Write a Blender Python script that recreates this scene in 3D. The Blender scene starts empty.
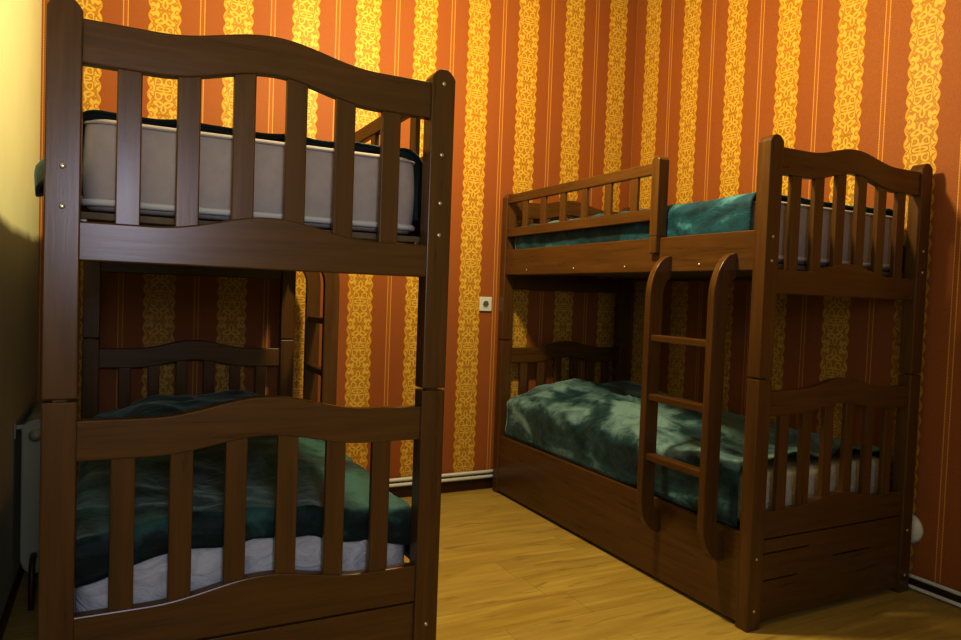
import bpy, bmesh, math, random
from mathutils import Vector, Matrix, noise
random.seed(4)
sc = bpy.context.scene
C = sc.collection

# ------------------------------------------------------------------ measures (metres)
POST_X, POST_Y = .068, .055        # bed post section
BW, BL, BH = .9495, 1.944, 1.78    # bunk bed width, length, height
JOINT = .914
AX, AY = -.147, 1.763              # near left corner of the left bed
BX, BY = 2.019, 1.7605             # near left corner of the right bed
YW, XR, XL = 3.762, 3.010, -.330   # back wall, right wall, left wall
YF, ZC = -.75, 3.30                # wall behind the camera, ceiling

# ------------------------------------------------------------------ node helpers
def new_mat(name):
    m = bpy.data.materials.new(name); m.use_nodes = True
    nt = m.node_tree
    return m, nt, nt.nodes['Principled BSDF']

class N:
    """tiny shorthand for building node chains"""
    def __init__(s, nt): s.nt = nt
    def node(s, t, **kw):
        n = s.nt.nodes.new(t)
        for k, v in kw.items(): setattr(n, k, v)
        return n
    def put(s, sock, v):
        if hasattr(v, 'is_linked') or isinstance(v, bpy.types.NodeSocket): s.nt.links.new(v, sock)
        else: sock.default_value = v
    def m(s, op, a, b=0.0, c=0.0, clamp=False):
        n = s.node('ShaderNodeMath', operation=op, use_clamp=clamp)
        s.put(n.inputs[0], a); s.put(n.inputs[1], b); s.put(n.inputs[2], c)
        return n.outputs[0]
    def mix(s, f, a, b, blend='MIX'):
        n = s.node('ShaderNodeMix', data_type='RGBA', blend_type=blend)
        s.put(n.inputs[0], f); s.put(n.inputs[6], a); s.put(n.inputs[7], b)
        return n.outputs[2]
    def xyz(s, x, y, z):
        n = s.node('ShaderNodeCombineXYZ')
        s.put(n.inputs[0], x); s.put(n.inputs[1], y); s.put(n.inputs[2], z)
        return n.outputs[0]
    def obj(s):
        return s.node('ShaderNodeTexCoord').outputs['Object']
    def sep(s, v):
        n = s.node('ShaderNodeSeparateXYZ'); s.put(n.inputs[0], v)
        return n.outputs
    def noise(s, v, scale, detail=3, rough=.55, dist=0.0):
        n = s.node('ShaderNodeTexNoise'); s.put(n.inputs['Vector'], v)
        n.inputs['Scale'].default_value = scale; n.inputs['Detail'].default_value = detail
        n.inputs['Roughness'].default_value = rough; n.inputs['Distortion'].default_value = dist
        return n.outputs['Fac']
    def mapr(s, v, a, b, c=0.0, d=1.0):
        n = s.node('ShaderNodeMapRange', clamp=True); s.put(n.inputs[0], v)
        for i, q in enumerate((a, b, c, d)): n.inputs[i+1].default_value = q
        return n.outputs[0]
    def scale(s, v, sx, sy, sz):
        n = s.node('ShaderNodeMapping'); s.put(n.inputs[0], v)
        n.inputs['Scale'].default_value = (sx, sy, sz)
        return n.outputs[0]
    def bump(s, h, strength, dist, bsdf):
        n = s.node('ShaderNodeBump'); s.put(n.inputs['Height'], h)
        n.inputs['Strength'].default_value = strength; n.inputs['Distance'].default_value = dist
        s.nt.links.new(n.outputs[0], bsdf.inputs['Normal'])

def srgb(r, g, b):
    f = lambda c: c/12.92 if c <= .04045 else ((c+.055)/1.055)**2.4
    return (f(r/255), f(g/255), f(b/255), 1)

# ------------------------------------------------------------------ materials
def wood(name, axis):
    m, nt, b = new_mat(name); k = N(nt)
    v = k.obj()
    s = [46.0, 46.0, 46.0]; s[axis] = 2.6
    grain = k.noise(k.scale(v, *s), 1.0, 5, .62, .35)
    s2 = [9.0, 9.0, 9.0]; s2[axis] = .9
    broad = k.noise(k.scale(v, *s2), 1.0, 3, .5, .6)
    s3 = [150.0, 150.0, 150.0]; s3[axis] = 9
    pores = k.noise(k.scale(v, *s3), 1.0, 2, .5)
    c = k.mix(k.mapr(grain, .25, .75), srgb(84, 56, 26), srgb(125, 86, 38))
    c = k.mix(k.mapr(broad, .35, .68, 0, .55), c, srgb(96, 63, 27))
    c = k.mix(k.mapr(pores, .58, .75, 0, .25), c, srgb(56, 30, 18))
    k.put(b.inputs['Base Color'], c)
    k.put(b.inputs['Roughness'], k.mapr(grain, .3, .7, 0.27, .31))
    b.inputs['Specular IOR Level'].default_value = .5
    k.bump(pores, .05, .002, b)
    return m
WOODX, WOODY, WOODZ = wood('stained_wood_x', 0), wood('stained_wood_y', 1), wood('stained_wood_z', 2)

def wallpaper(name, axis, base, period):
    """striped damask paper: gold arabesque bands with scalloped edges on rust red, a pair of thin gold lines between"""
    m, nt, b = new_mat(name); k = N(nt)
    o = k.sep(k.obj()); u, z = o[axis], o[2]
    t = k.m('DIVIDE', k.m('SUBTRACT', u, base), period)
    d = k.m('MULTIPLY', k.m('ABSOLUTE', k.m('SUBTRACT', t, k.m('ROUND', t))), period)      # distance to the band's centre line
    # scalloped outline
    rep = .124
    ph = k.m('FRACT', k.m('DIVIDE', z, rep))
    sc1 = k.m('ABSOLUTE', k.m('SINE', k.m('MULTIPLY', ph, math.pi*2)))
    edge = k.m('ADD', .0595, k.m('MULTIPLY', sc1, .0125))
    gold = k.mapr(k.m('SUBTRACT', edge, d), -.0012, .0012)
    # mirrored curls inside the band
    zz = k.m('PINGPONG', z, rep)
    q = k.xyz(k.m('MULTIPLY', d, 1.0), zz, 0.0)
    nw = k.node('ShaderNodeTexNoise'); k.put(nw.inputs['Vector'], q); nw.inputs['Scale'].default_value = 24; nw.inputs['Detail'].default_value = 1
    wv = k.node('ShaderNodeVectorMath', operation='SCALE'); k.put(wv.inputs[0], nw.outputs['Color']); wv.inputs['Scale'].default_value = .038
    qa = k.node('ShaderNodeVectorMath', operation='ADD'); k.put(qa.inputs[0], q); k.put(qa.inputs[1], wv.outputs[0])
    vo = k.node('ShaderNodeTexVoronoi', feature='F1'); k.put(vo.inputs['Vector'], qa.outputs[0]); vo.inputs['Scale'].default_value = 30
    rings = k.m('SINE', k.m('MULTIPLY', vo.outputs['Distance'], 16.0))
    curl = k.mapr(rings, -.5, .6)
    fine = k.noise(k.obj(), 260, 2, .6)
    g = k.mix(curl, srgb(200, 142, 46), srgb(238, 196, 84))
    rim = k.mapr(k.m('SUBTRACT', edge, d), .002, .010)
    g = k.mix(rim, srgb(236, 176, 48), g)
    # red ground
    r = k.mix(k.mapr(fine, .3, .7), srgb(166, 98, 44), srgb(188, 116, 54))
    big = k.noise(k.obj(), 1.7, 2, .5)
    r = k.mix(k.mapr(big, .3, .7, 0, .3), r, srgb(168, 88, 42))
    # dotted gold edge lines of the plain strip
    half = period/2
    l = k.m('ABSOLUTE', k.m('SUBTRACT', k.m('SUBTRACT', half, d), .0098))
    line = k.mapr(l, .0016, .0030, 1.2, 0)
    dots = k.m('ADD', .68, k.m('MULTIPLY', k.m('SINE', k.m('MULTIPLY', z, 520)), .2))
    line = k.m('MULTIPLY', line, dots)
    inner = k.mapr(k.m('SUBTRACT', half, d), .0085, .011, .35, 0)
    r = k.mix(inner, r, srgb(206, 116, 40))
    r = k.mix(line, r, srgb(232, 184, 92))
    c = k.mix(gold, r, g)
    k.put(b.inputs['Base Color'], c)
    k.put(b.inputs['Roughness'], k.mapr(gold, 0, 1, .62, .45))
    b.inputs['Specular IOR Level'].default_value = .35
    k.bump(k.m('MULTIPLY', gold, curl), .35, .0015, b)
    return m
PAPER_BACK = wallpaper('striped_paper_back', 0, .1725, .3358)
PAPER_RIGHT = wallpaper('striped_paper_right', 1, 3.597, .3502)

def plain(name, col, rough=.6, spec=.4, var=.08, scale=6.0, metal=0.0, bump=0.0):
    m, nt, b = new_mat(name); k = N(nt)
    n = k.noise(k.obj(), scale, 4, .6)
    dark = tuple(c*(1-var*2) for c in col[:3]) + (1,)
    k.put(b.inputs['Base Color'], k.mix(k.mapr(n, .3, .7), dark, col))
    b.inputs['Roughness'].default_value = rough; b.inputs['Specular IOR Level'].default_value = spec
    b.inputs['Metallic'].default_value = metal
    if bump: k.bump(n, bump, .003, b)
    return m
PAINT = plain('cream_yellow_paint', srgb(248, 244, 196), .7, .25, .03, 3.0, bump=.05)
CEIL = plain('dimmed_ceiling_paint', srgb(160, 150, 130), .8, .2, .02)  # ceiling out of view, colour kept low to cut bounce light
WHITE_PIPE = plain('white_enamel', srgb(250, 250, 246), .35, .5, .03)
RADIATOR = plain('radiator_enamel', srgb(182, 184, 156), .35, .5, .03)
SOCKET = plain('white_plastic', srgb(236, 234, 226), .35, .5, .02)
SOCKET_IN = plain('recess_shade_grey', srgb(120, 116, 110), .5, .4, .05)  # grey stands in for the shade inside the socket's recess
STEEL = plain('bright_steel', srgb(214, 210, 204), .28, .5, .05, 40, metal=.85)
BASE = plain('dark_skirting', srgb(74, 40, 24), .45, .4, .2, 20)
MATT = plain('grey_beige_ticking', srgb(214, 200, 190), .85, .2, .06, 30, bump=.3)
PIPING = plain('white_piping', srgb(244, 240, 232), .7, .3, .04)
DECK = plain('pale_slat_wood', srgb(150, 128, 100), .7, .3, .15, 12)

def sheet_mat(name, lo, hi):
    m, nt, b = new_mat(name); k = N(nt)
    n = k.noise(k.scale(k.obj(), 1, 1, 1.6), 13, 4, .6, 1.2)
    k.put(b.inputs['Base Color'], k.mix(k.mapr(n, .3, .6), lo, hi))
    b.inputs['Roughness'].default_value = .85; b.inputs['Specular IOR Level'].default_value = .2
    k.bump(n, .4, .03, b)
    return m
SHEET = sheet_mat('white_cotton_sheet', srgb(206, 206, 214), srgb(238, 238, 242))
SHEET_WARM_LIT = sheet_mat('white_sheet_warm_lit', srgb(232, 224, 196), srgb(250, 244, 222))  # white sheet made brighter and creamier in colour, standing in for warm light

def plush(name, dark, mid, light, th=(.42, .66)):
    m, nt, b = new_mat(name); k = N(nt)
    v = k.obj()
    n1 = k.noise(k.scale(v, 1.0, .6, 1.2), 4.2, 3, .5, 1.1)
    n2 = k.noise(v, 26, 3, .6, .6)
    n = k.m('ADD', n1, k.m('MULTIPLY', k.m('SUBTRACT', n2, .5), .22))
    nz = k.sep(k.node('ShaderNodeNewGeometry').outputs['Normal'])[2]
    n = k.m('ADD', n, k.mapr(nz, .1, .9, -.10, .04))  # nap shading put into the colour: upward faces lighter, sides darker
    c = k.mix(k.mapr(n, .30, th[0]+.08), dark, mid)
    c = k.mix(k.mapr(n, th[0]+.06, th[1]), c, light)
    k.put(b.inputs['Base Color'], c)
    b.inputs['Roughness'].default_value = .62; b.inputs['Specular IOR Level'].default_value = .3
    b.inputs['Sheen Weight'].default_value = .5; b.inputs['Sheen Roughness'].default_value = .4
    b.inputs['Sheen Tint'].default_value = (.55, .8, .7, 1)
    n3 = k.noise(k.scale(v, 1.0, .55, 1.3), 13, 3, .55, 1.8)
    k.bump(k.m('ADD', k.m('MULTIPLY', n2, .35), k.m('MULTIPLY', n3, .9)), .45, .012, b)
    return m
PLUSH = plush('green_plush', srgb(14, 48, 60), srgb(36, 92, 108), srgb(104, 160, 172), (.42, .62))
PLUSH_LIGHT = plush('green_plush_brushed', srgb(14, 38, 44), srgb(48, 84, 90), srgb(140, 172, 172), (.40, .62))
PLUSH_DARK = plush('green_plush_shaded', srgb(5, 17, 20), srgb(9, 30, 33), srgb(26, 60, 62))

def floor_mat():
    m, nt, b = new_mat('oak_laminate'); k = N(nt)
    v = k.obj(); o = k.sep(v)
    row = k.m('FLOOR', k.m('DIVIDE', o[1], .192))
    wn = k.node('ShaderNodeTexWhiteNoise', noise_dimensions='1D'); k.put(wn.inputs['W'], row)
    xs = k.m('ADD', k.m('DIVIDE', o[0], 1.28), k.m('MULTIPLY', wn.outputs['Value'], 7.3))
    col = k.m('FLOOR', xs)
    w2 = k.node('ShaderNodeTexWhiteNoise', noise_dimensions='2D'); k.put(w2.inputs['Vector'], k.xyz(col, row, 0.0))
    rnd = w2.outputs['Value']
    fy = k.m('FRACT', k.m('DIVIDE', o[1], .192)); fx = k.m('FRACT', xs)
    ey = k.m('MINIMUM', fy, k.m('SUBTRACT', 1.0, fy)); ex = k.m('MINIMUM', fx, k.m('SUBTRACT', 1.0, fx))
    seam = k.m('MAXIMUM', k.mapr(ey, .003, .010, 1, 0), k.mapr(ex, .0006, .0018, 1, 0))
    off = k.node('ShaderNodeVectorMath', operation='ADD'); k.put(off.inputs[0], v)
    k.put(off.inputs[1], k.xyz(k.m('MULTIPLY', rnd, 31.0), k.m('MULTIPLY', rnd, 17.0), 0.0))
    w = off.outputs[0]
    grain = k.noise(k.scale(w, 2.2, 34, 1), 1.0, 5, .6, .5)
    broad = k.noise(k.scale(w, 1.3, 9, 1), 1.0, 3, .55, 1.0)
    knots = k.noise(k.scale(w, 4.6, 22, 1), 1.0, 2, .5, .8)
    c = k.mix(k.mapr(grain, .3, .7), srgb(194, 160, 72), srgb(220, 192, 100))
    c = k.mix(k.mapr(broad, .38, .66, 0, .6), c, srgb(170, 136, 58))
    c = k.mix(k.mapr(rnd, 0, 1, 0, .4), c, srgb(212, 184, 104))
    c = k.mix(k.mapr(knots, .60, .78, 0, .5), c, srgb(124, 84, 34))
    c = k.mix(k.m('MULTIPLY', seam, .35), c, srgb(110, 74, 34))
    k.put(b.inputs['Base Color'], c)
    k.put(b.inputs['Roughness'], k.mapr(grain, .3, .7, .40, .52))
    b.inputs['Specular IOR Level'].default_value = .4
    k.bump(k.m('SUBTRACT', 1.0, seam), .3, .001, b)
    return m
FLOOR = floor_mat()

# ------------------------------------------------------------------ mesh helpers
def add_box(bm, x0, x1, y0, y1, z0, z1):
    vs = [bm.verts.new((x, y, z)) for x in (x0, x1) for y in (y0, y1) for z in (z0, z1)]
    for f in ((0,1,3,2), (4,6,7,5), (0,4,5,1), (2,3,7,6), (0,2,6,4), (1,5,7,3)):
        bm.faces.new([vs[i] for i in f])

def add_strip(bm, lo, hi, axis, a, b):
    """slab between two curves lo/hi given as (s, z) lists; axis 'y' extrudes an x-z outline along y, 'x' a y-z outline along x"""
    def P(s, z, d): return (s, d, z) if axis == 'y' else (d, s, z)
    cols = []
    for (s0, z0), (s1, z1) in zip(lo, hi):
        cols.append([bm.verts.new(P(s0, z0, a)), bm.verts.new(P(s1, z1, a)), bm.verts.new(P(s1, z1, b)), bm.verts.new(P(s0, z0, b))])
    for p, q in zip(cols, cols[1:]):
        for i in range(4):
            j = (i+1) % 4
            bm.faces.new([p[i], p[j], q[j], q[i]])
    bm.faces.new(cols[0]); bm.faces.new(cols[-1][::-1])

def add_tube(bm, pts, r, seg=12):
    pts = [Vector(p) for p in pts]; rings = []
    for i, p in enumerate(pts):
        t = (pts[min(i+1, len(pts)-1)] - pts[max(i-1, 0)]).normalized()
        a = t.orthogonal().normalized() if i == 0 else (last - t*last.dot(t)).normalized()
        last = a; c = t.cross(a)
        rings.append([bm.verts.new(p + (a*math.cos(w) + c*math.sin(w))*r) for w in [2*math.pi*q/seg for q in range(seg)]])
    for p, q in zip(rings, rings[1:]):
        for i in range(seg): bm.faces.new([p[i], p[(i+1) % seg], q[(i+1) % seg], q[i]])
    bm.faces.new(rings[0][::-1]); bm.faces.new(rings[-1])

def add_lathe(bm, prof, mat, seg=20):
    """prof: (radius, height) list turned about local z, then placed by the matrix"""
    rings = [[bm.verts.new(mat @ Vector((r*math.cos(2*math.pi*i/seg), r*math.sin(2*math.pi*i/seg), h))) for i in range(seg)] for r, h in prof]
    for p, q in zip(rings, rings[1:]):
        for i in range(seg): bm.faces.new([p[i], p[(i+1) % seg], q[(i+1) % seg], q[i]])
    bm.faces.new(rings[0][::-1]); bm.faces.new(rings[-1])

def obj(name, bm, mat, parent=None, bevel=0.0, smooth=False):
    bmesh.ops.recalc_face_normals(bm, faces=bm.faces)
    me = bpy.data.meshes.new(name); bm.to_mesh(me); bm.free()
    if smooth:
        for p in me.polygons: p.use_smooth = True
    me.materials.append(mat)
    o = bpy.data.objects.new(name, me); C.objects.link(o)
    if parent: o.parent = parent
    if bevel:
        md = o.modifiers.new('soft_edges', 'BEVEL'); md.width = bevel; md.segments = 2; md.limit_method = 'ANGLE'; md.angle_limit = math.radians(40)
    return o
def box(name, mat, parent, *b, bevel=.003):
    bm = bmesh.new(); add_box(bm, *b); return obj(name, bm, mat, parent, bevel)
def tag(o, label, cat, group=None):
    o['label'] = label; o['category'] = cat
    if group: o['group'] = group
    return o
def thing(name, label, cat, loc, rotz=0.0, group=None):
    o = bpy.data.objects.new(name, None); C.objects.link(o); o.empty_display_size = .1
    o.location = loc; o.rotation_euler = (0, 0, rotz)
    return tag(o, label, cat, group)
def struct(name, mat, *b, bevel=0.0):
    bm = bmesh.new(); add_box(bm, *b); o = obj(name, bm, mat, None, bevel); o['kind'] = 'structure'; return o

# ------------------------------------------------------------------ the room
T = .1
struct('floor', FLOOR, XL-T, XR+T, YF-T, YW+T, -.1, 0)
struct('ceiling', CEIL, XL-T, XR+T, YF-T, YW+T, ZC, ZC+.1)
struct('wall_back', PAPER_BACK, XL-T, XR+T, YW, YW+T, 0, ZC)
struct('wall_right', PAPER_RIGHT, XR, XR+T, YF, YW, 0, ZC)
struct('wall_left', PAINT, XL-T, XL, YF, YW, 0, ZC)
bm = bmesh.new()                                   # wall behind the camera with a window opening in it
WX0, WX1, WZ0, WZ1 = -.12, .16, 1.34, 1.80
add_box(bm, XL-T, WX0, YF-T, YF, 0, ZC); add_box(bm, WX1, XR+T, YF-T, YF, 0, ZC)
add_box(bm, WX0, WX1, YF-T, YF, 0, WZ0); add_box(bm, WX0, WX1, YF-T, YF, WZ1, ZC)
o = obj('wall_front', bm, PAINT); o['kind'] = 'structure'
struct('baseboard_back', BASE, XL+.008, XR-.008, YW-.012, YW, 0, .066, bevel=.003)
struct('baseboard_right', BASE, XR-.007, XR, YF, YW, 0, .060, bevel=.002)
struct('baseboard_left', BASE, XL, XL+.008, YF, YW, 0, .060, bevel=.002)

# ------------------------------------------------------------------ heating pipes, socket, fitting, radiator
def pipe(label, pts, r):
    bm = bmesh.new(); add_tube(bm, pts, r)
    return tag(obj('heating_pipe', bm, WHITE_PIPE, None, 0, True), label, 'pipe', 'white heating pipes along the wall bases')
for z, w in ((.078, 'lower'), (.108, 'upper')):
    pipe('white pipe along base of back striped wall, %s of the pair above brown skirting' % w, [(XL+.03, YW-.021, z), (XR-.05, YW-.021, z)], .0105)
for z, w in ((.013, 'lower one resting at the floor'), (.058, 'upper one of the pair')):
    pipe('white pipe along base of right striped wall, %s' % w, [(XR-.018, YF+.02, z), (XR-.018, YW-.05, z)], .0085)

def wall_socket():
    t = thing('wall_socket', 'small square white power socket on the back striped wall beside the right bunk bed', 'socket', (1.956, YW, 1.123))
    bm = bmesh.new(); add_box(bm, -.041, .041, -.012, 0, -.043, .043); obj('face_plate', bm, SOCKET, t, .004)
    M = Matrix.Translation((0, -.012, 0)) @ Matrix.Rotation(math.radians(90), 4, 'X')
    bm = bmesh.new(); add_lathe(bm, [(.024, 0), (.024, .002), (.021, .003), (.020, .0005)], M, 24); obj('rim', bm, SOCKET, t, 0, True)
    bm = bmesh.new(); add_lathe(bm, [(.019, .0002), (.019, .0008)], M, 24)
    rc = obj('recess', bm, SOCKET_IN, t)
    bm = bmesh.new()
    for s in (-1, 1): add_lathe(bm, [(.003, .0008), (.003, .0016)], M @ Matrix.Translation((s*.0095, 0, 0)), 10)
    obj('pin_hole', bm, BASE, t)  # dark discs, their colour stands in for shade inside the holes
wall_socket()

bm = bmesh.new()
add_lathe(bm, [(.066, 0), (.066, .006), (.060, .016), (.044, .024), (.020, .028), (.004, .029)], Matrix.Rotation(math.radians(-90), 4, 'Y'), 28)
o = obj('wall_fitting', bm, SOCKET, None, 0, True); o.location = (XR, 1.803, .252)
tag(o, 'round white fitting low on the right wall, half hidden behind a bunk bed corner post', 'wall fitting')

def radiator():
    y0, n, p = 2.99, 8, .078
    x0, x1, z0, z1 = XL+.022, XL+.112, .12, .66
    t = thing('radiator', 'cream white sectional radiator on the plain yellow wall behind the left bunk bed post', 'radiator', (0, 0, 0))
    for i in range(n):
        ya = y0 + i*p
        bm = bmesh.new()
        # rounded profile in x-z, front edge sloping at the top
        prof = [(x0+.01, z0), (x0+.035, z0-.03), (x0+.06, z0-.02), (x1-.01, z0+.02), (x1, z0+.06), (x1, z1-.05), (x1-.012, z1-.008), (x1-.04, z1+.008), (x0+.02, z1), (x0, z1-.02), (x0, z0+.03)]
        va = [bm.verts.new((x, ya+.004, z)) for x, z in prof]; vb = [bm.verts.new((x, ya+p-.004, z)) for x, z in prof]
        for k in range(len(prof)):
            j = (k+1) % len(prof); bm.faces.new([va[k], va[j], vb[j], vb[k]])
        bm.faces.new(va[::-1]); bm.faces.new(vb)
        obj('section', bm, RADIATOR, t, .006)
    for z in (z0+.05, z1-.05):
        bm = bmesh.new(); add_tube(bm, [((x0+x1)/2, y0-.002, z), ((x0+x1)/2, y0+n*p, z)], .017)
        obj('manifold', bm, RADIATOR, t, 0, True)
    bm = bmesh.new(); add_box(bm, XL+.001, x0+.03, y0+.006, y0+.026, z1-.028, z1-.012); add_box(bm, XL+.001, XL+.007, y0-.01, y0+.03, z1-.06, z1); obj('wall_bracket', bm, RADIATOR, t, .002)
    bm = bmesh.new(); add_lathe(bm, [(.022, 0), (.022, .012), (.014, .016), (.014, .024)], Matrix.Translation(((x0+x1)/2, y0+.002, z1-.05)) @ Matrix.Rotation(math.radians(90), 4, 'X'), 16); obj('end_plug', bm, RADIATOR, t, 0, True)
    bm = bmesh.new(); cx = (x0+x1)/2
    add_tube(bm, [(cx, y0, z0+.05), (cx, y0-.05, z0+.05), (cx, y0-.075, z0+.03), (cx, y0-.08, .02), (cx, y0-.08, 0)], .010)
    obj('feed_pipe', bm, BASE, t, 0, True)
radiator()

# ------------------------------------------------------------------ the bunk beds
def bump01(x, c=.475, w=.27):
    t = (x-c)/w
    return 0.0 if abs(t) >= 1 else (.5 + .5*math.cos(math.pi*t))**1.15
XS = [POST_X-.006 + (BW-2*POST_X+.012)*i/44 for i in range(45)]
SLAT_X = [.160 + .1232*i for i in range(6)]

def make_bed(label, loc, rotz, slits):
    t = thing('bunk_bed', label, 'bunk bed', loc, rotz, 'bunk beds')
    W, L, H, px, py = BW, BL, BH, POST_X, POST_Y
    # ---- posts
    def post(x, y, extra=()):
        out = -1 if y == 0 else 1                      # direction of the end face
        bm = bmesh.new(); add_box(bm, x, x+px, y, y+py, 0, JOINT-.003)
        lo = obj('lower_post', bm, WOODZ, t, .004)
        n = 14; xs = [x + px*i/n for i in range(n+1)]
        top = [(s, H - .026*abs((s-x-px/2)/(px/2))**2.4) for s in xs]
        bm = bmesh.new(); add_strip(bm, [(s, JOINT+.003) for s in xs], top, 'y', y, y+py)
        add_box(bm, x+.018, x+px-.018, y+.014, y+py-.014, JOINT-.02, JOINT+.01)      # dowel block between the two posts
        up = obj('upper_post', bm, WOODZ, t, .003)
        yf = y if out < 0 else y+py
        M0 = Matrix.Rotation(math.radians(90 if out < 0 else -90), 4, 'X')
        for z in (.072, .262, 1.334, 1.420) + tuple(extra):
            bm = bmesh.new()
            add_lathe(bm, [(.0062, 0), (.0062, .0012), (.0045, .0030), (.0015, .0036)], Matrix.Translation((x+px/2, yf, z)) @ M0, 10)
            obj('bolt', bm, STEEL, lo if z < JOINT else up, 0, True)
    post(0, 0); post(W-px, 0); post(0, L-py, (1.55, 1.74)); post(W-px, L-py)
    # ---- end panels, upper and lower, at both ends
    for end in (0, 1):
        def Y(a): return a if end == 0 else L-a
        def yy(a, b): return (Y(a), Y(b)) if end == 0 else (Y(b), Y(a))
        nm = 'footboard' if end == 0 else 'headboard'
        def rail(bm, z0, z1, b0, b1):
            lo = [(x, z0 + b0*bump01(x)) for x in XS]; hi = [(x, z1 + b1*bump01(x)) for x in XS]
            add_strip(bm, lo, hi, 'y', *yy(.008, .038))
        for lev in ('upper', 'lower'):
            bm = bmesh.new()
            if lev == 'upper':
                rail(bm, 1.646, 1.742, .043, .040); rail(bm, 1.219, 1.306, 0, .040)
                zs = (1.30, 1.665, .04, .03)
            else:
                rail(bm, .776, .867, .034, .040); rail(bm, .327, .428, 0, .034)
                zs = (.42, .80, .034, .03)
            p = obj(lev + '_' + nm, bm, WOODX, t, .004)
            for x in SLAT_X:
                if end == 1: x = W - x
                bm = bmesh.new()
                b = bump01(x)
                add_box(bm, x-.0255, x+.0255, *yy(.013, .033), zs[0]+zs[2]*b-.008, zs[1]+zs[3]*b)
                obj('slat', bm, WOODZ, p, .003)
        # boards closing the end below the lower panel, with open slits between them
        bm = bmesh.new(); z = .022
        sl = sorted(slits[end])
        for k, (zz, xa, xb) in enumerate(sl + [(.324, px, px)]):
            add_box(bm, px-.004, W-px+.004, *yy(.012, .034), z, zz-.003)
            if xb > xa:                                            # the closed stretches of this joint
                if xa > px+.01: add_box(bm, px-.004, xa, *yy(.0125, .0335), zz-.004, zz+.004)
                if xb < W-px-.01: add_box(bm, xb, W-px+.004, *yy(.0125, .0335), zz-.004, zz+.004)
            z = zz+.003
        obj('end_board', bm, WOODX, t, .0015)
    # ---- long sides
    y0, y1 = py-.004, L-py+.004
    sr = box('side_rail', WOODY, t, .004, .030, y0, y1, 1.300, 1.446, bevel=.004)
    for yb in (.322, .782, 1.186, 1.642):
        bm = bmesh.new(); add_lathe(bm, [(.0062, 0), (.0062, .0012), (.0045, .003), (.0015, .0036)], Matrix.Translation((.004, yb, 1.326)) @ Matrix.Rotation(math.radians(-90), 4, 'Y'), 10)
        obj('bolt', bm, STEEL, sr, 0, True)
    box('side_rail', WOODY, t, W-.030, W-.004, y0, y1, 1.300, 1.446, bevel=.004)
    box('base_panel', WOODY, t, .005, .030, y0, y1, .016, .346, bevel=.004)
    box('base_panel', WOODY, t, W-.030, W-.005, y0, y1, .016, .346, bevel=.004)
    # ---- slatted decks: two bearers and cross boards, seen below the mattresses
    for z in (1.300, .318):
        bm = bmesh.new(); add_box(bm, .030, .080, y0+.01, y1-.01, z-.002, z+.016); add_box(bm, W-.080, W-.030, y0+.01, y1-.01, z-.002, z+.016)
        d = obj('bed_deck', bm, WOODY, t, .002)
        n = 13
        for i in range(n):
            yc = .115 + (L-.23)*i/(n-1)
            bm = bmesh.new(); e = .032 if z > 1 else .064; add_box(bm, e, W-e, yc-.045, yc+.045, z+.016, z+.032); obj('cross_board', bm, DECK if z > 1 else WOODX, d, .002)
    # ---- guard rail over the head half of the ladder side
    bm = bmesh.new()
    add_box(bm, .006, .030, .590, L-py+.003, 1.718, 1.768); add_box(bm, .006, .030, .590, L-py+.003, 1.522, 1.572)
    g = obj('guard_rail', bm, WOODY, t, .004)
    for i in range(6):
        yc = 1.700 - .1905*i
        bm = bmesh.new(); add_box(bm, .010, .026, yc-.024, yc+.024, 1.566, 1.724); obj('guard_slat', bm, WOODZ, g, .003)
    bm = bmesh.new()
    n = 10; ys = [.552 + .046*i/n for i in range(n+1)]
    add_strip(bm, [(s, 1.450) for s in ys], [(s, 1.790-.018*abs((s-.575)/.023)**2.2) for s in ys], 'x', -.020, .036)
    add_box(bm, -.020, .0035, .552, .598, 1.378, 1.4505)
    obj('guard_post', bm, WOODZ, g, .004)
    # ---- ladder: two bent stiles and three rungs
    bm = bmesh.new()
    for ya in (.131, .476):
        outer, inner = [], []
        n = 12
        for i in range(n+1):                                        # lower bend: from the bed side out and up
            a = math.pi/2*i/n
            outer.append((.003 - .105*math.sin(a), .215 + .15*(1-math.cos(a))))
            inner.append((.003 - .036*math.sin(a), .300 + .065*(1-math.cos(a))))
        for i in range(n+1):                                        # upper bend: back in to the side rail
            a = math.pi/2*i/n
            outer.append((.003 - .105*math.cos(a), 1.195 + .170*math.sin(a)))
            inner.append((.003 - .036*math.cos(a), 1.195 + .075*math.sin(a)))
        a_, b_ = ya, ya+.031
        cols = []
        for (ox, oz), (ix, iz) in zip(outer, inner):
            cols.append([bm.verts.new((ox, a_, oz)), bm.verts.new((ix, a_, iz)), bm.verts.new((ix, b_, iz)), bm.verts.new((ox, b_, oz))])
        for p, q in zip(cols, cols[1:]):
            for i in range(4):
                j = (i+1) % 4; bm.faces.new([p[i], p[j], q[j], q[i]])
        bm.faces.new(cols[0]); bm.faces.new(cols[-1][::-1])
    ld = obj('ladder', bm, WOODZ, t, .003)
    for z in (1.040, .797, .551):
        bm = bmesh.new(); add_box(bm, -.088, -.040, .158, .480, z-.027, z); obj('rung', bm, WOODY, ld, .004)
    return t

make_bed('dark brown wooden bunk bed on the left, slatted end panel facing the camera close up', (AX+BW, AY+BL, 0), math.pi,
         ([(.272, .10, .33)], [(.274, .612, .882)]))
make_bed('dark brown wooden bunk bed in the right corner, its ladder side showing', (BX, BY, 0), 0,
         ([(.170, .09, .27), (.214, .47, .70), (.270, .068, .33)], [(.272, .10, .33)]))

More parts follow.
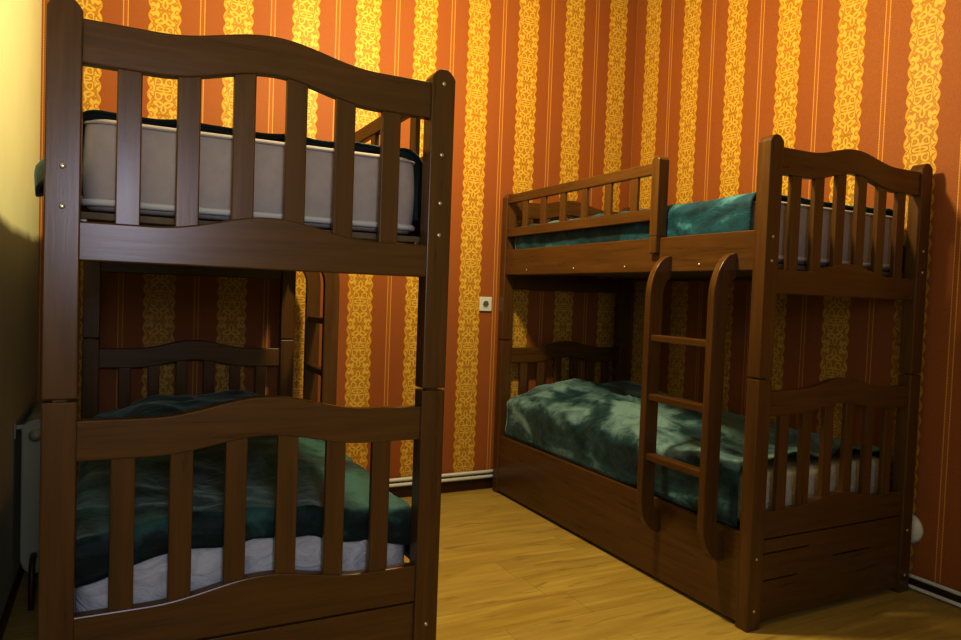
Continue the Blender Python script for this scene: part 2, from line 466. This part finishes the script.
# ------------------------------------------------------------------ mattresses and bedding (built in bed coordinates, x across, y from near end to far end)
def rounded_block(bm, x0, x1, y0, y1, z0, z1, rc, re, wob=0.0, sx=40, sd=3.0):
    """mattress body: rounded corners in plan (rc) and rounded edges (re), lightly puffed sides"""
    prof = []
    n = 6
    for i in range(n+1):
        a = math.pi/2*i/n; prof.append((re*(1-math.sin(a)), z0 + re*(1-math.cos(a))))
    for i in range(1, 6): prof.append((-.004*math.sin(math.pi*i/6), z0+re + (z1-z0-2*re)*i/6))
    for i in range(n+1):
        a = math.pi/2*i/n; prof.append((re*(1-math.cos(a)), z1 - re*(1-math.sin(a))))
    def ring(off, z):
        out = []
        X0, X1, Y0, Y1 = x0+off, x1-off, y0+off, y1-off; r = max(rc-off*.6, .004)
        cs = [(X1-r, Y1-r, 0), (X0+r, Y1-r, 1), (X0+r, Y0+r, 2), (X1-r, Y0+r, 3)]
        for i, (cx, cy, q) in enumerate(cs):
            for k in range(7):
                a = math.pi/2*(q + k/6); out.append(Vector((cx+r*math.cos(a), cy+r*math.sin(a), z)))
            nx = cs[(i+1) % 4]; m = 26
            a = math.pi/2*(q+1); s = Vector((cx+r*math.cos(a), cy+r*math.sin(a), z)); e = Vector((nx[0]+r*math.cos(a), nx[1]+r*math.sin(a), z))
            for k in range(1, m): out.append(s.lerp(e, k/m))
        return out
    cen = Vector(((x0+x1)/2, (y0+y1)/2, (z0+z1)/2))
    rings = []
    for off, z in prof:
        row = []
        for v in ring(off, z):
            if wob:
                d = v - cen; d.z = 0; d.normalize()
                w = wob*noise.noise(Vector((v.x*sd*2.5+7, v.y*sd*2.5, v.z*sd*2.2+sx)))
                v = v - d*abs(w)
            row.append(bm.verts.new(v))
        rings.append(row)
    for p, q in zip(rings, rings[1:]):
        for i in range(len(p)): bm.faces.new([p[i], p[(i+1) % len(p)], q[(i+1) % len(p)], q[i]])
    bm.faces.new(rings[0][::-1]); bm.faces.new(rings[-1])
    return ring

MX0, MX1, MY0, MY1 = .068, .882, .078, BL-.078
def upper_mattress(org, label, z1):
    t = thing('mattress', label, 'mattress', org, 0, 'mattresses')
    bm = bmesh.new(); z0 = 1.338
    ring = rounded_block(bm, MX0, MX1, MY0, MY1, z0, z1, .05, .022)
    obj('body', bm, MATT, t, 0, True)
    for z, r, m in ((z0+.018, .0085, PIPING), (z1-.012, .0035, MATT)):
        bm = bmesh.new(); pts = ring(-.001, z); pts.append(pts[0]); add_tube(bm, pts, r, 8); obj('piping', bm, m, t, 0, True)
    return t
def lower_mattress(org, label, seed, mat):
    bm = bmesh.new(); rounded_block(bm, MX0-.010, MX1+.012, MY0, MY1, .352, .548, .055, .03, .016, seed)
    o = obj('mattress', bm, mat, None, 0, True); o.location = org
    return tag(o, label, 'mattress', 'mattresses')

PLUSH_BUNK_SHADE = plush('green_plush_bunk_shade', srgb(8, 26, 28), srgb(17, 48, 50), srgb(66, 112, 106), (.46, .66))  # same plush with the upper bunk's shade put into its colour
def blanket(org, label, mat, ztop, zl, zr, y0, y1, heap, seed, amp, bulge_l=None, bulge_r=None, hang=None, xin=(.056, .894)):
    """a plush throw: cross sections running from the left drape, over the top, down the right drape"""
    nv = 110; bm = bmesh.new(); rows = []
    xl, xr = xin; r = .045
    for j in range(-9 if hang else 0, nv+1):
        y = y0 + (y1-y0)*max(j, 0)/nv
        f = max(0, -j)/9                                            # 0..1 down the front hem
        a_l, a_r = zl(y), zr(y)
        sec = []
        for i in range(9): sec.append((xl, a_l + (ztop-r-a_l)*i/8, -1, 0))
        for i in range(1, 6):
            a = math.pi/2*i/6; sec.append((xl+r*(1-math.cos(a)), ztop-r+r*math.sin(a), -math.cos(a), math.sin(a)))
        m = 44
        for i in range(m+1): sec.append((xl+r+(xr-xl-2*r)*i/m, ztop, 0, 1))
        for i in range(1, 6):
            a = math.pi/2*(1-i/6); sec.append((xr-r*(1-math.cos(a)), ztop-r+r*math.sin(a), math.cos(a), math.sin(a)))
        for i in range(9): sec.append((xr, ztop-r-(ztop-r-a_r)*i/8, 1, 0))
        row = []
        for (x, z, nx, nz) in sec:
            h = heap(x, y) if heap else 0
            k = max(0, min(1, (z-ztop+.20)/.20))
            z2 = z + h*k
            w = noise.fractal(Vector((x*7+seed, y*6.0, z*9)), 1.0, 2.0, 3)
            rd = 1-abs(noise.noise(Vector((x*5.0+seed*3, y*4.2+x*3.0, z*6+2)))*2.0)
            d = amp*(.5*(w+.55) + .75*max(rd, 0)**2)
            d = max(d, .001)
            side = abs(nx) > .9
            if side: d = min(d*.8, .012)
            X, Z = x + nx*d, z2 + nz*d
            if bulge_l and x < (xl+xr)/2: X, Z = bulge_l(X, y, Z, z, ztop)
            if bulge_r and x > (xl+xr)/2: X, Z = bulge_r(X, y, Z, z, ztop)
            yy = y
            if f > 0:
                top = max(0, min(1, (z-ztop+.10)/.10))
                dr = hang(X)*f
                yy = y - .009*min(1, f*3) - .004*abs(noise.noise(Vector((X*11+seed, dr*14, 2))))
                Z = max(Z - dr*top, min(Z, .432 if ztop < 1 else 1.4))
            row.append(bm.verts.new((X, yy, Z)))
        rows.append(row)
    for p, q in zip(rows, rows[1:]):
        for i in range(len(p)-1): bm.faces.new([p[i], p[i+1], q[i+1], q[i]])
    o = obj('blanket', bm, mat, None, 0, True); o.location = org
    s = o.modifiers.new('thickness', 'SOLIDIFY'); s.thickness = .007; s.offset = 1.0
    # make sure the faces look outwards so that the thickness grows away from the mattress
    me = o.data
    c = sum((p.normal.z*p.area for p in me.polygons))
    if c < 0: me.flip_normals()
    return tag(o, label, 'blanket', 'green plush blankets')

def sm(a, b, v):
    t = max(0, min(1, (v-a)/(b-a))); return t*t*(3-2*t)
OA, OB = (AX, AY, 0), (BX, BY, 0)
upper_mattress(OA, 'grey mattress with white piping on the top bunk of the left bed', 1.550)
upper_mattress(OB, 'grey beige mattress with white piping on the top bunk of the right bed', 1.568)
lower_mattress(OA, 'mattress in crumpled white sheet on the lower bunk of the left bed', 3, SHEET)
lower_mattress(OB, 'mattress in white sheet on the lower bunk of the right bed', 11, SHEET_WARM_LIT)

# heaped pillows and duvet under the throw, toward the far end
def heapB(x, y):
    e = sm(.04, .30, x)*(1-sm(.70, .91, x))
    return .072*sm(.55, 1.15, y)*(1-sm(1.62, 1.88, y)*.75)*e*(1+.25*noise.noise(Vector((x*4, y*3, 1)))) + .018*math.sin(y*7+x*5)*e*sm(.1, .4, y) + .012*e
def heapA(x, y):
    e = sm(.05, .30, x)*(1-sm(.66, .90, x))
    return .085*sm(.9, 1.55, y)*(1-sm(1.70, 1.87, y)*.6)*e + .016*e*(1+math.sin(y*6+x*4))
def hangA(x):
    return .080 + .014*(1-sm(.03, .20, x)) - .012*math.sin((x-.2)*4.5) + .022*sm(.6, .92, x) + .004*math.sin(x*21)

def fold_left(X, y, Z, z, ztop):                                     # the throw hanging out over the wall side of the top bunk
    k = math.exp(-((y-.58)/.20)**2)
    t = sm(ztop+.004, ztop-.035, z)
    X2 = X - k*t*(.078 + .034*sm(ztop-.02, ztop-.08, z))
    if z < 1.4515: X2 = min(X2, -.022)
    return X2, Z
def fold_right_low(X, y, Z, z, ztop):                                # corner of the throw tucked out past the base panel
    k = math.exp(-((y-.30)/.14)**2)
    t = sm(ztop+.01, ztop-.08, z)
    return X + k*t*.004, Z

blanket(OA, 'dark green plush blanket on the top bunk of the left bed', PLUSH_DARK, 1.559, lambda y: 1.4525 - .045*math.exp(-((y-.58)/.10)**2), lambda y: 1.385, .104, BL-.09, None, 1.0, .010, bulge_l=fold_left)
blanket(OB, 'teal green plush blanket on the top bunk of the right bed', PLUSH, 1.581, lambda y: 1.42, lambda y: 1.46, .112, BL-.09, None, 5.0, .013)
blanket(OA, 'dark green plush blanket over the lower bunk of the left bed', PLUSH_BUNK_SHADE, .562, lambda y: .41, lambda y: .40, .080, BL-.085, heapA, 9.0, .014, xin=(.046, .906), bulge_r=fold_right_low, hang=hangA)
blanket(OB, 'light and dark marbled green plush blanket heaped on the lower bunk of the right bed', PLUSH_LIGHT, .562, lambda y: .350, lambda y: .42, .100, BL-.085, heapB, 14.0, .026, xin=(.046, .906))

# ------------------------------------------------------------------ light
def light(name, kind, loc, energy, col, **kw):
    d = bpy.data.lights.new(name, kind); d.energy = energy; d.color = col
    for k, v in kw.items(): setattr(d, k, v)
    o = bpy.data.objects.new(name, d); C.objects.link(o); o.location = loc
    return o
light('ceiling_lamp', 'POINT', (1.18, 2.26, 2.62), 120, (1.0, .87, .53), shadow_soft_size=.09)
w = light('window_daylight', 'AREA', ((WX0+WX1)/2, YF+.02, (WZ0+WZ1)/2), 15, (.72, .77, 1.0), shape='RECTANGLE', size=WX1-WX0, size_y=WZ1-WZ0)
w.rotation_euler = (math.radians(90), 0, 0)
wd = bpy.data.worlds.new('world'); sc.world = wd; wd.use_nodes = True
bg = wd.node_tree.nodes['Background']; bg.inputs[0].default_value = (.30, .36, .5, 1); bg.inputs[1].default_value = .1

# ------------------------------------------------------------------ camera
yaw, pit, roll = math.radians(27.15), math.radians(-2.0358), math.radians(2.0784)
fw = Vector((math.sin(yaw)*math.cos(pit), math.cos(yaw)*math.cos(pit), math.sin(pit)))
r = Vector((math.cos(yaw), -math.sin(yaw), 0)); u = r.cross(fw)
R = r*math.cos(roll) + u*math.sin(roll); U = -r*math.sin(roll) + u*math.cos(roll)
cam = bpy.data.cameras.new('camera'); cam.sensor_width = 36; cam.lens = 704.967/961*36; cam.clip_start = .02
co = bpy.data.objects.new('camera', cam); C.objects.link(co)
co.matrix_world = Matrix(((R.x, U.x, -fw.x, 0), (R.y, U.y, -fw.y, 0), (R.z, U.z, -fw.z, 1.1765), (0, 0, 0, 1)))
sc.camera = co
sc.view_settings.view_transform = 'Standard'
sc.view_settings.look = 'None'
sc.view_settings.gamma = .79
sc.cycles.diffuse_bounces = 1
sc.view_settings.exposure = .20
